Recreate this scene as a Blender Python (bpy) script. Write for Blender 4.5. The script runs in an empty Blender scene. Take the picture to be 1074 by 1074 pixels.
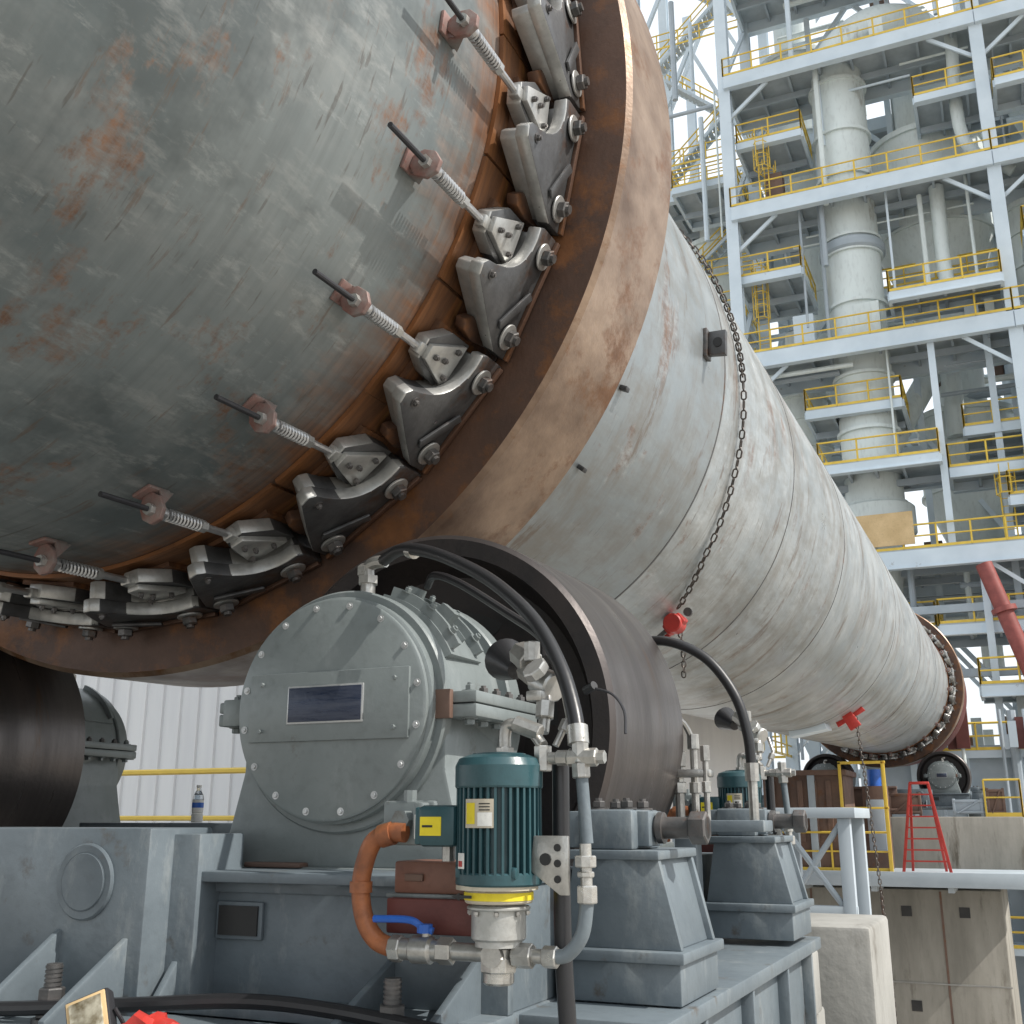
import bpy, bmesh, math, random
from mathutils import Vector, Matrix
random.seed(7)
R_=math.radians
scene=bpy.context.scene
scene.view_settings.view_transform='Standard'
scene.view_settings.look='None'
scene.view_settings.exposure=0

# ------------------------------------------------------------------ materials
def mk(name):
    m=bpy.data.materials.new(name); m.use_nodes=True
    nt=m.node_tree; b=nt.nodes['Principled BSDF']
    return m,nt,b
def N(nt,t,**k):
    n=nt.nodes.new(t)
    for a,v in k.items(): setattr(n,a,v)
    return n
def ramp(nt,src,p0,p1,c0=(0,0,0,1),c1=(1,1,1,1)):
    r=N(nt,'ShaderNodeValToRGB'); r.color_ramp.elements[0].position=p0; r.color_ramp.elements[1].position=p1
    r.color_ramp.elements[0].color=c0; r.color_ramp.elements[1].color=c1
    nt.links.new(src,r.inputs[0]); return r.outputs[0]
def mix(nt,f,a,b,mode='MIX'):
    n=N(nt,'ShaderNodeMix'); n.data_type='RGBA'; n.blend_type=mode
    if isinstance(f,(int,float)): n.inputs[0].default_value=f
    else: nt.links.new(f,n.inputs[0])
    for i,c in ((6,a),(7,b)):
        if isinstance(c,tuple): n.inputs[i].default_value=(c[0],c[1],c[2],1)
        else: nt.links.new(c,n.inputs[i])
    return n.outputs[2]
def math_(nt,op,a,b=0.0,clamp=False):
    n=N(nt,'ShaderNodeMath',operation=op); n.use_clamp=clamp
    for i,c in ((0,a),(1,b)):
        if isinstance(c,(int,float)): n.inputs[i].default_value=c
        else: nt.links.new(c,n.inputs[i])
    return n.outputs[0]
def noise(nt,scale,detail=4,stretch=(1,1,1),loc=(0,0,0),rough=.6):
    tc=N(nt,'ShaderNodeTexCoord'); mp=N(nt,'ShaderNodeMapping')
    mp.inputs['Scale'].default_value=stretch; mp.inputs['Location'].default_value=loc
    nt.links.new(tc.outputs['Object'],mp.inputs[0])
    n=N(nt,'ShaderNodeTexNoise'); n.inputs['Scale'].default_value=scale; n.inputs['Detail'].default_value=detail
    n.inputs['Roughness'].default_value=rough
    nt.links.new(mp.outputs[0],n.inputs['Vector']); return n.outputs[0]
RUST=(0.20,0.085,0.035)
def pmat(name,c1,c2=None,scale=3,rough=.5,metal=0,rust=0,rustc=RUST,rscale=2.5,bump=.15,stretch=(1,1,1),bscale=40,spec=.5,fine=True,chalk=None):
    m,nt,b=mk(name)
    c2=c2 or tuple(x*.75 for x in c1)
    n1=noise(nt,scale,5,stretch)
    col=mix(nt,ramp(nt,n1,.35,.65),c1,c2)
    if fine:
        n3=noise(nt,scale*9,3,stretch,(3,1,2))
        col=mix(nt,math_(nt,'MULTIPLY',ramp(nt,n3,.52,.8),.4),col,tuple(x*.5 for x in c1))
    if chalk:
        nc=noise(nt,3.2,7,(1.5,1.5,.6),(13,3,9),.72)
        col=mix(nt,math_(nt,'MULTIPLY',ramp(nt,nc,.56,.66),.45),col,chalk)
    rsrc=ramp(nt,n1,.3,.7,(rough-.08,)*3+(1,),(min(1,rough+.12),)*3+(1,))
    if rust>0:
        n2=noise(nt,rscale,7,stretch,(7,3,5),.7)
        msk=ramp(nt,n2,.68-rust*.35,.76-rust*.30)
        rc=mix(nt,n3 if fine else n1,rustc,tuple(x*.45 for x in rustc))
        col=mix(nt,msk,col,rc)
    nt.links.new(col,b.inputs['Base Color'])
    nt.links.new(rsrc,b.inputs['Roughness'])
    b.inputs['Metallic'].default_value=metal
    b.inputs['Specular IOR Level'].default_value=spec
    if bump>0:
        nb=noise(nt,bscale,3)
        bp=N(nt,'ShaderNodeBump'); bp.inputs['Strength'].default_value=bump; bp.inputs['Distance'].default_value=.01
        nt.links.new(nb,bp.inputs['Height']); nt.links.new(bp.outputs[0],b.inputs['Normal'])
    return m

def shell_mat(name,base,dark,light,far,rust_lo,rust_hi,metal=.25,rough=.48,smear=.35,patchamt=.8):
    m,nt,b=mk(name)
    tc=N(nt,'ShaderNodeTexCoord'); sp=N(nt,'ShaderNodeSeparateXYZ'); nt.links.new(tc.outputs['Object'],sp.inputs[0])
    y=sp.outputs[1]
    big=noise(nt,.6,5,(1,1,1),(2,0,0),.65)
    med=noise(nt,2.2,6,(1,.6,1),(5,1,0),.68)
    circ=noise(nt,3.0,5,(.25,9,.25),(0,0,0),.6)
    strk=noise(nt,2.5,6,(2.2,.6,2.2),(9,0,3),.7)
    col=mix(nt,ramp(nt,big,.38,.62),base,dark)
    col=mix(nt,math_(nt,'MULTIPLY',ramp(nt,med,.48,.72),.6),col,light)
    col=mix(nt,math_(nt,'MULTIPLY',ramp(nt,circ,.42,.8),.38),col,tuple(x*.5 for x in base))
    fine=noise(nt,11,6,(1,.35,1),(1,7,1),.75)
    col=mix(nt,math_(nt,'MULTIPLY',ramp(nt,fine,.56,.72),smear),col,tuple(min(1,x*1.4) for x in light))
    scr=noise(nt,5,3,(.35,7,1.2),(11,2,6),.5)
    col=mix(nt,math_(nt,'MULTIPLY',math_(nt,'MULTIPLY',ramp(nt,scr,.64,.69),ramp(nt,med,.45,.55)),.6),col,(.09,.08,.07))
    if far:
        f=math_(nt,'FLOOR',math_(nt,'DIVIDE',math_(nt,'ADD',y,.55),2.15))
        wn=N(nt,'ShaderNodeTexWhiteNoise',noise_dimensions='1D'); nt.links.new(f,wn.inputs['W'])
        col=mix(nt,math_(nt,'MULTIPLY',wn.outputs[0],.35),col,tuple(x*.62 for x in base))
        g=math_(nt,'LESS_THAN',y,8.08)
        col=mix(nt,math_(nt,'MULTIPLY',g,.5),col,(.20,.235,.255))
        g2=math_(nt,'MULTIPLY',math_(nt,'LESS_THAN',y,14.8),ramp(nt,strk,.45,.66))
        col=mix(nt,math_(nt,'MULTIPLY',g2,.5),col,(.22,.20,.17))
        # long weathering patches running round the shell
        wp=noise(nt,.9,7,(.7,1.6,.7),(21,6,2),.72)
        col=mix(nt,math_(nt,'MULTIPLY',ramp(nt,wp,.50,.60),.45),col,(.21,.185,.155))
        wq=noise(nt,1.2,7,(.6,2.2,.6),(3,16,12),.75)
        col=mix(nt,math_(nt,'MULTIPLY',ramp(nt,wq,.585,.63),.6),col,(.15,.095,.06))
    else:
        stain=noise(nt,.95,6,(1,.8,1),(8,8,2),.7)
        col=mix(nt,math_(nt,'MULTIPLY',ramp(nt,stain,.50,.60),.55),col,tuple(x*.6 for x in dark))
        col=mix(nt,math_(nt,'MULTIPLY',ramp(nt,strk,.55,.66),.4),col,(.37,.375,.36))
        dr=noise(nt,4.5,6,(.5,3.5,.5),(2,9,14),.7)
        col=mix(nt,math_(nt,'MULTIPLY',ramp(nt,dr,.60,.66),.5),col,(.14,.085,.055))
    rn=noise(nt,1.5,7,(1.1,1.1,.5),(4,4,8),.72)
    patch=math_(nt,'MULTIPLY',ramp(nt,rn,.575,.63),patchamt)
    rc=mix(nt,ramp(nt,circ,.3,.7),(0.27,0.115,0.045),(0.085,0.043,0.027))
    col=mix(nt,patch,col,mix(nt,ramp(nt,fine,.4,.65),rc,base))
    mr=N(nt,'ShaderNodeMapRange'); nt.links.new(y,mr.inputs[0])
    mr.inputs[1].default_value=rust_lo; mr.inputs[2].default_value=rust_hi
    mask=math_(nt,'ADD',mr.outputs[0],math_(nt,'MULTIPLY',math_(nt,'SUBTRACT',strk,.5),1.1))
    mask=math_(nt,'MULTIPLY',ramp(nt,mask,.35,.85),.93)
    col=mix(nt,mask,col,rc)
    nt.links.new(col,b.inputs['Base Color'])
    b.inputs['Metallic'].default_value=metal
    nt.links.new(ramp(nt,med,.3,.7,(rough-.1,)*3+(1,),(rough+.15,)*3+(1,)),b.inputs['Roughness'])
    bp=N(nt,'ShaderNodeBump'); bp.inputs['Strength'].default_value=.3; bp.inputs['Distance'].default_value=.03
    bn=noise(nt,1.1,4,(1,1,1),(2,0,0),.6)
    nt.links.new(bn,bp.inputs['Height']); nt.links.new(bp.outputs[0],b.inputs['Normal'])
    return m

M={}
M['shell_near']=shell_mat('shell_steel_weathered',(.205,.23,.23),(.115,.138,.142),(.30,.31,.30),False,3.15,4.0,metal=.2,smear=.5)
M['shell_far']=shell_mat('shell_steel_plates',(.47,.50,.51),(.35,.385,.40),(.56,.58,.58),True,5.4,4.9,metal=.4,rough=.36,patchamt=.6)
M['seam']=pmat('weld_seam',(.12,.12,.12),rough=.6,rust=.3)
M['ringface']=pmat('ring_rusty_face',(.125,.066,.042),(.06,.038,.03),scale=1.6,rough=.5,metal=.3,rust=.5,rustc=(.25,.105,.04),rscale=2.2,bump=.2)
M['ringtread']=pmat('ring_tread',(.36,.255,.18),(.13,.082,.055),scale=2.2,rough=.38,metal=.4,rust=.5,rustc=(.24,.11,.045),stretch=(1,.7,1),bump=.15)
M['rustband']=pmat('rust_filler_bar',(.27,.115,.045),(.09,.048,.03),scale=3,rough=.5,metal=.35,rust=.3,rustc=(.40,.19,.065),stretch=(.5,6,.5))
M['forged']=pmat('forged_bracket_steel',(.12,.122,.125),(.07,.07,.072),scale=6,rough=.40,metal=.5,rust=.35,rustc=(.13,.07,.045),bump=.2)
M['machined']=pmat('machined_steel',(.52,.52,.50),(.33,.33,.32),scale=7,rough=.34,metal=.6,rust=.12,bump=.1)
M['bolt']=pmat('bolt_steel',(.15,.14,.135),(.08,.08,.08),scale=12,rough=.4,metal=.55,rust=.3)
M['blackrod']=pmat('dark_rod',(.05,.05,.055),rough=.45,metal=.4)
M['spring']=pmat('spring_steel',(.55,.55,.55),rough=.3,metal=.75)
M['lug']=pmat('lug_red_primer',(.24,.22,.205),(.24,.11,.09),scale=9,rough=.55,metal=.3,rust=.3,rustc=(.28,.07,.05),rscale=7)
M['roller']=pmat('roller_tread',(.12,.105,.10),(.07,.062,.06),scale=2,rough=.32,metal=.6,stretch=(.4,3,.4),rust=.2,rustc=(.13,.085,.06),bump=.08)
M['rollface']=pmat('roller_face_dark',(.024,.022,.023),(.04,.032,.03),scale=3,rough=.5,metal=.3,bump=.2)
M['grey']=pmat('housing_grey_paint',(.20,.225,.225),(.16,.183,.183),scale=2.2,rough=.34,metal=.05,rust=.10,rustc=(.13,.115,.095),bump=.12,bscale=25,chalk=(.26,.28,.28))
M['frame']=pmat('frame_grey_paint',(.155,.185,.205),(.105,.13,.148),scale=2.0,rough=.43,metal=.05,rust=.25,rustc=(.12,.105,.09),rscale=3,bump=.2,bscale=18,chalk=(.27,.29,.29))
M['primer']=pmat('brown_primer',(.20,.09,.06),(.14,.065,.045),scale=6,rough=.5,rust=.3)
M['red_plate']=pmat('dark_red_paint',(.14,.035,.028),rough=.5)
M['redpipe']=pmat('red_pipe_paint',(.26,.06,.05),rough=.5,bump=0)
M['plate']=pmat('nameplate_blue',(.02,.03,.06),(.06,.07,.10),scale=14,rough=.3,metal=.3,stretch=(.4,1,4))
M['alu']=pmat('aluminium_trim',(.55,.56,.56),rough=.35,metal=.6)
M['motor']=pmat('motor_teal_paint',(.026,.074,.086),(.020,.060,.070),scale=7,rough=.33,bump=.06)
M['silver']=pmat('galvanised_fitting',(.52,.51,.48),(.33,.32,.30),scale=14,rough=.32,metal=.75,rust=.15,rustc=(.2,.15,.10),rscale=12,bump=.12)
M['cast']=pmat('pump_cast_silver',(.48,.48,.46),(.36,.36,.34),scale=8,rough=.4,metal=.6)
M['cream']=pmat('cream_adapter',(.58,.52,.41),rough=.45)
M['hose']=pmat('black_rubber_hose',(.018,.018,.02),rough=.38,bump=.05,spec=.5)
M['orangehose']=pmat('rusty_orange_pipe',(.36,.12,.042),(.18,.065,.03),scale=12,rough=.5,metal=.1,rust=.35)
M['blue']=pmat('blue_handle',(.02,.12,.50),rough=.4)
M['yellow']=pmat('safety_yellow',(.74,.52,.07),(.64,.44,.06),scale=3,rough=.45,bump=0,fine=False)
M['yellow2']=pmat('label_yellow',(.85,.68,.02),rough=.5,bump=0)
M['white']=pmat('label_white',(.75,.74,.69),(.6,.6,.58),scale=30,rough=.5,bump=0)
M['blk']=pmat('black_print_and_hole_shade',(.02,.02,.02),rough=.5,bump=0,fine=False)  # label print; also painted in as the shade inside holes
M['red']=pmat('red_paint',(.50,.04,.03),rough=.4)
M['chain']=pmat('chain_dark_steel',(.06,.055,.05),(.10,.08,.07),scale=15,rough=.45,metal=.5,fine=False,bump=0)
M['conc']=pmat('concrete',(.34,.335,.315),(.25,.245,.225),scale=1.2,rough=.9,rust=.2,rustc=(.18,.165,.14),rscale=1.0,bump=.5,bscale=12,stretch=(1,1,.5))
M['conc2']=pmat('pier_concrete',(.30,.285,.25),(.20,.19,.165),scale=.6,rough=.9,rust=.3,rustc=(.15,.13,.10),rscale=.5,bump=.5,bscale=5,stretch=(2,1,.4))
M['ground']=pmat('ground_gravel',(.36,.32,.27),(.28,.25,.21),scale=.3,rough=.95,bump=0)
M['siding']=pmat('white_siding',(.68,.69,.70),(.60,.61,.63),scale=.8,rough=.5,bump=0,stretch=(3,1,.3),fine=False)
M['tsteel']=pmat('tower_steel_paint',(.60,.68,.74),(.52,.60,.66),scale=.6,rough=.5,bump=0,fine=False,rust=.05,rustc=(.4,.38,.35))
M['tdark']=pmat('tower_steel_dark',(.40,.45,.49),(.31,.36,.40),scale=.6,rough=.55,bump=0,fine=False)
M['grating']=pmat('floor_grating',(.46,.50,.52),(.38,.42,.44),scale=1.5,rough=.7,bump=0,fine=False)
M['duct']=pmat('duct_pale_green_grey',(.68,.74,.73),(.60,.65,.64),scale=.7,rough=.5,bump=0,stretch=(1,1,.3),rust=.15,rustc=(.48,.46,.41),rscale=.5)
M['ply']=pmat('plywood',(.62,.45,.24),(.52,.37,.19),scale=1.5,rough=.7,bump=0)
M['brownsteel']=pmat('brown_steel',(.16,.095,.068),(.11,.07,.055),scale=1.5,rough=.6,rust=.3,bump=0)
M['green']=pmat('green_paint',(.05,.22,.12),rough=.5,bump=0)
def glassmat():
    m,nt,b=mk('clear_plastic'); b.inputs['Base Color'].default_value=(.85,.9,.95,1); b.inputs['Roughness'].default_value=.08
    b.inputs['Transmission Weight'].default_value=.85; b.inputs['IOR'].default_value=1.33; return m
M['pet']=glassmat()
def lens():
    m,nt,b=mk('lamp_lens'); 
    nt.links.new(ramp(nt,noise(nt,18,3),.35,.65,(.25,.2,.12,1),(.8,.75,.6,1)),b.inputs['Base Color'])
    b.inputs['Roughness'].default_value=.15; b.inputs['Metallic'].default_value=.6; return m
M['lens']=lens()

# ------------------------------------------------------------------ mesh builder
class MB:
    def __init__(s): s.v=[];s.f=[];s.m=[];s.mats=[];s.fn=None
    def mi(s,mat):
        mat=M[mat]
        if mat not in s.mats: s.mats.append(mat)
        return s.mats.index(mat)
    def add(s,vs,fs,mat,X=None):
        o=len(s.v); i=s.mi(mat)
        for p in vs:
            p=Vector(p)
            if X is not None: p=X@p
            if s.fn: p=Vector(s.fn(p))
            s.v.append(p)
        for f in fs: s.f.append([o+k for k in f]); s.m.append(i)
    def addbm(s,bm,mat,X=None):
        bm.verts.index_update()
        s.add([v.co.copy() for v in bm.verts],[[v.index for v in f.verts] for f in bm.faces],mat,X); bm.free()
    def box(s,x0,x1,y0,y1,z0,z1,mat,bev=.006,X=None,sub=0):
        bm=bmesh.new(); bmesh.ops.create_cube(bm,size=1)
        for v in bm.verts:
            v.co=Vector(((x0+x1)/2+v.co.x*(x1-x0),(y0+y1)/2+v.co.y*(y1-y0),(z0+z1)/2+v.co.z*(z1-z0)))
        if sub: bmesh.ops.subdivide_edges(bm,edges=bm.edges[:],cuts=sub,use_grid_fill=True)
        elif bev>0: bmesh.ops.bevel(bm,geom=bm.edges[:],offset=min(bev,.3*min(abs(x1-x0),abs(y1-y0),abs(z1-z0))),segments=2,affect='EDGES',profile=.5)
        s.addbm(bm,mat,X)
    def prism(s,poly,ax,c0,c1,mat,bev=.006,X=None,front=None):
        bm=bmesh.new()
        def P(a,b,c): return {'y':(a,c,b),'x':(c,a,b),'z':(a,b,c)}[ax]
        A=[bm.verts.new(P(a,b,c0)) for a,b in poly]; B=[bm.verts.new(P(a,b,c1)) for a,b in poly]
        n=len(poly); bm.faces.new(A); bm.faces.new(B[::-1])
        for i in range(n): bm.faces.new((A[i],A[(i+1)%n],B[(i+1)%n],B[i]))
        bmesh.ops.recalc_face_normals(bm,faces=bm.faces[:])
        if bev>0: bmesh.ops.bevel(bm,geom=bm.edges[:],offset=bev,segments=2,affect='EDGES',profile=.5,clamp_overlap=True)
        bm.normal_update()
        fr=[f.normal.y<-.35 for f in bm.faces]; o=len(s.m)
        s.addbm(bm,mat,X)
        if front:
            k=s.mi(front)
            for i,t in enumerate(fr):
                if t: s.m[o+i]=k
    def cyl(s,p0,p1,r,mat,seg=20,r2=None,bev=0,X=None):
        p0=Vector(p0);p1=Vector(p1);d=p1-p0;L=d.length
        r2=r if r2 is None else r2
        prof=[(0,r),(L,r2)]
        if bev>0: prof=[(0,r-bev),(bev,r),(L-bev,r2),(L,r2-bev)]
        q=Vector((0,0,1)).rotation_difference(d.normalized())
        vs=[];fs=[]
        for z,rr in prof:
            for k in range(seg):
                a=2*math.pi*k/seg; vs.append(p0+q@Vector((rr*math.cos(a),rr*math.sin(a),z)))
        for j in range(len(prof)-1):
            for k in range(seg):
                fs.append((j*seg+k,j*seg+(k+1)%seg,(j+1)*seg+(k+1)%seg,(j+1)*seg+k))
        fs.append(tuple(range(seg))[::-1]); fs.append(tuple(range((len(prof)-1)*seg,len(prof)*seg)))
        s.add(vs,fs,mat,X)
    def bolt(s,p,d,r,mat='bolt',h=None,washer=True,stud=True):
        p=Vector(p);d=Vector(d).normalized();h=h or r*1.1
        if washer: s.cyl(p,p+d*(h*.25),r*1.6,mat,16)
        s.cyl(p+d*(h*.25 if washer else 0),p+d*h*1.2,r,mat,6,bev=r*.12)
        if stud: s.cyl(p+d*h*1.2,p+d*h*1.6,r*.55,mat,10)
    def rev(s,prof,mat,seg=96,closed=False,c=(0,0,0)):
        vs=[];fs=[];n=len(prof)
        for y,r in prof:
            for k in range(seg):
                a=2*math.pi*k/seg; vs.append((c[0]+r*math.cos(a),c[1]+y,c[2]+r*math.sin(a)))
        for j in range(n if closed else n-1):
            j2=(j+1)%n
            for k in range(seg): fs.append((j*seg+k,j2*seg+k,j2*seg+(k+1)%seg,j*seg+(k+1)%seg))
        s.add(vs,fs,mat)
    def tube(s,pts,r,mat,seg=10,sub=6,smooth=True):
        P=[Vector(p) for p in pts]
        if smooth and len(P)>2:
            Q=[P[0]*2-P[1]]+P+[P[-1]*2-P[-2]]; out=[]
            for i in range(1,len(Q)-2):
                for k in range(sub):
                    t=k/sub; a,b,c,d=Q[i-1],Q[i],Q[i+1],Q[i+2]
                    out.append(.5*((2*b)+(c-a)*t+(2*a-5*b+4*c-d)*t*t+(-a+3*b-3*c+d)*t**3))
            out.append(P[-1]); P=out
        vs=[];fs=[];n=len(P); up=None
        for i in range(n):
            t=(P[min(i+1,n-1)]-P[max(i-1,0)]).normalized()
            if up is None:
                up=t.orthogonal().normalized()
            up=(up-t*up.dot(t)).normalized(); w=t.cross(up)
            for k in range(seg):
                a=2*math.pi*k/seg; vs.append(P[i]+(up*math.cos(a)+w*math.sin(a))*r)
        for i in range(n-1):
            for k in range(seg): fs.append((i*seg+k,i*seg+(k+1)%seg,(i+1)*seg+(k+1)%seg,(i+1)*seg+k))
        fs.append(tuple(range(seg))[::-1]); fs.append(tuple(range((n-1)*seg,n*seg)))
        s.add(vs,fs,mat)
    def finish(s,name,parent=None,angle=32,flat=False):
        me=bpy.data.meshes.new(name); me.from_pydata([tuple(v) for v in s.v],[],s.f)
        for m in s.mats: me.materials.append(m)
        me.polygons.foreach_set('material_index',s.m)
        bm=bmesh.new(); bm.from_mesh(me); bmesh.ops.recalc_face_normals(bm,faces=bm.faces[:]); bm.to_mesh(me); bm.free()
        if not flat:
            me.polygons.foreach_set('use_smooth',[True]*len(me.polygons)); me.set_sharp_from_angle(angle=R_(angle))
        ob=bpy.data.objects.new(name,me); scene.collection.objects.link(ob)
        if parent: ob.parent=parent
        return ob
def E(name,loc=(0,0,0),rot=(0,0,0)):
    o=bpy.data.objects.new(name,None); scene.collection.objects.link(o); o.location=loc; o.rotation_euler=rot; o.empty_display_size=.2
    return o
def dup(e,off,rotz=0,sx=1):
    n=bpy.data.objects.new(e.name.split('.')[0],None); scene.collection.objects.link(n)
    n.location=Vector(e.location)+Vector(off); n.rotation_euler=e.rotation_euler.copy(); n.rotation_euler.z+=rotz
    n.scale=(sx,1,1)
    for c in list(e.children):
        d=bpy.data.objects.new(c.name.split('.')[0],c.data); scene.collection.objects.link(d)
        d.parent=n; d.location=c.location; d.rotation_euler=c.rotation_euler
    return n

AX=(-4.07,0,3.35); SL=.028
# ------------------------------------------------------------------ kiln
kiln=E('rotary_kiln',AX,(SL,0,0))
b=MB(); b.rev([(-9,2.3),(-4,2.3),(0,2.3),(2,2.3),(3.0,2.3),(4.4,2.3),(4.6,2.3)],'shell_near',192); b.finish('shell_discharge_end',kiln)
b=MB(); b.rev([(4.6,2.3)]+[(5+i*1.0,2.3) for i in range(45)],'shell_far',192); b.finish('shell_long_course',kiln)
b=MB()
for y in (8.08,11.1,14.8,21.7,27.5,33):
    b.rev([(y-.014,2.298),(y-.01,2.305),(y+.01,2.305),(y+.014,2.298)],'seam',160)
for y in (-1.2,):
    b.rev([(y-.018,2.298),(y-.012,2.306),(y+.012,2.306),(y+.018,2.298)],'seam',160)
b.finish('weld_seams',kiln)
b=MB()
def onshell(b,r0=2.3): b.fn=lambda p:((r0+p.z)*math.cos(p.x/2.3),p.y,(r0+p.z)*math.sin(p.x/2.3))
onshell(b)
s=R_(-3.6)*2.3
b.box(s-.11,s+.11,7.40,7.54,0,.03,'bolt'); b.box(s-.09,s+.09,7.44,7.50,.03,.16,'forged'); b.cyl((s,7.43,.10),(s,7.51,.10),.035,'blk')  # lug eye is solid: black pin paints the shade of the hole
for th,y in ((-24.3,6.01),(-38.1,6.0)):
    s=R_(th)*2.3; b.box(s-.015,s+.015,y-.03,y+.03,0,.05,'forged')
s=R_(-79)*2.3; b.box(s-.35,s+.35,21.9,22.6,0,.12,'tsteel')
s=R_(-60)*2.3; b.box(s-.10,s+.10,22.3,22.5,0,.30,'red')
s=R_(-60)*2.3; b.box(s-.3,s+.3,22.7,22.78,0,.10,'red')
b.finish('shell_lugs',kiln)
b=MB()
b.rev([(42.6,2.3),(42.6,2.62),(43.0,2.66),(44.2,2.66),(44.2,2.3)],'red_plate',96)
b.finish('feed_end_seal',kiln)

# ------------------------------------------------------------------ riding ring
ring=E('riding_ring',AX,(SL,0,0))
b=MB()
b.rev([(4.32,2.45),(4.30,2.47),(4.30,2.735)],'ringface',192)
b.rev([(4.30,2.735),(4.325,2.76),(4.98,2.76),(5.0,2.74)],'ringtread',192)
b.rev([(5.0,2.74),(5.0,2.45),(4.32,2.45)],'ringface',192)
b.finish('ring_body',ring)
def unit():
    b=MB(); b.fn=lambda p:(p.z*math.cos(p.x/2.4),p.y,p.z*math.sin(p.x/2.4))
    b.box(-.302,.302,3.80,4.6,2.302,2.322,'rustband',bev=0,sub=5)
    b.box(-.20,.16,3.92,4.5,2.322,2.345,'rustband',bev=0,sub=4)
    b.cyl((0,3.02,2.395),(0,3.90,2.395),.012,'blackrod',10)
    oc=[(.062*math.cos(a)*1.0,2.385+.072*math.sin(a)) for a in [R_(22.5+45*k) for k in range(8)]]
    b.prism(oc,'y',3.305,3.33,'lug',bev=.004)
    b.box(-.05,.05,3.27,3.40,2.30,2.318,'lug')
    b.prism([(3.33,2.31),(3.42,2.31),(3.33,2.39)],'x',-.050,-.042,'lug',bev=.001); b.prism([(3.33,2.31),(3.42,2.31),(3.33,2.39)],'x',.042,.05,'lug',bev=.001)
    b.cyl((0,3.28,2.395),(0,3.305,2.395),.026,'machined',6); b.cyl((0,3.33,2.395),(0,3.375,2.395),.030,'spring',12)
    hp=[(.024*math.cos(t),3.38+.23*t/(2*math.pi*11),2.395+.024*math.sin(t)) for t in [i*math.pi/5 for i in range(111)]]
    b.tube(hp,.0065,'spring',5,smooth=False)
    b.cyl((0,3.60,2.395),(0,3.64,2.395),.028,'machined',6); b.cyl((0,3.64,2.395),(0,3.84,2.395),.017,'spring',10)
    # clevis at rod end + triangular bolted plate
    b.prism([(-.04,3.83),(.055,3.82),(.14,3.96),(.14,4.12),(-.11,4.12),(-.095,3.96)],'z',2.345,2.415,'forged',bev=.006,front='machined')
    b.prism([(-.03,3.84),(.04,3.835),(.125,4.07),(-.095,4.075)],'z',2.415,2.445,'machined',bev=.005)
    for x,y in ((.005,3.89),(-.05,4.02),(.08,4.015),(.015,3.96)):
        b.bolt((x,y,2.445),(0,0,1),.014,'bolt',washer=False)
    b.box(-.028,.028,3.79,3.85,2.37,2.42,'machined',bev=.008)
    # forged retainer saddle: single swept horn toward the rod, seat against the ring
    c=-.16
    def arcpts(p0,p1,p2,n=6): return [((1-t)**2*p0[0]+2*t*(1-t)*p1[0]+t*t*p2[0],(1-t)**2*p0[1]+2*t*(1-t)*p1[1]+t*t*p2[1]) for t in [i/n for i in range(n+1)]]
    conc=arcpts((.0,3.80),(.03,4.13),(.285,4.10),8)
    outer=arcpts((-.29,4.16),(-.20,3.98),(-.075,3.775),5)
    sh=outer+[(-.03,3.765)]+conc+[(.30,4.14),(.30,4.295),(-.29,4.295)]
    b.prism([(c+x,y) for x,y in sh],'z',2.45,2.515,'forged',bev=.007,front='machined')
    sh2=[(x*.92,y+.03) for x,y in outer]+[(-.03,3.80)]+[(x*.95,y+.035) for x,y in conc]+[(.28,4.17),(.28,4.29),(-.27,4.29)]
    b.prism([(c+x,y) for x,y in sh2],'z',2.36,2.45,'forged',bev=.006,front='machined')
    # stiffening web and shims on the saddle
    b.prism([(c-.20,4.10),(c-.17,4.07),(c+.02,4.20),(c+.0,4.24)],'z',2.515,2.53,'forged',bev=.004)
    b.box(c-.29,c+.29,4.262,4.292,2.515,2.535,'ringface',bev=.003)
    for x in (-.20,.19):
        b.cyl((c+x,4.20,2.515),(c+x,4.20,2.527),.060,'machined',24,bev=.003); b.cyl((c+x,4.20,2.527),(c+x,4.20,2.565),.037,'bolt',6,bev=.005); b.cyl((c+x,4.20,2.565),(c+x,4.20,2.58),.02,'bolt',10)
    b.bolt((c-.04,3.86,2.515),(0,0,1),.014,'bolt')
    b.prism([(.185,4.28),(.16,4.12),(.18,4.02),(.225,3.99),(.26,4.04),(.255,4.16),(.27,4.28)],'z',2.35,2.41,'ringface',bev=.01)
    return b
u0=unit().finish('retainer_assembly',ring); me=u0.data
th0=-8.3; st=14.7
angs=[th0-st*k for k in range(8)]+[th0+st*k for k in range(1,17)]
u0.rotation_euler=(0,-R_(angs[0]),0)
for a in angs[1:]:
    o=bpy.data.objects.new('retainer_assembly',me); scene.collection.objects.link(o); o.parent=ring; o.rotation_euler=(0,-R_(a+random.uniform(-.25,.25)),0)
dup(ring,(0,35.0,.98))

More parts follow.
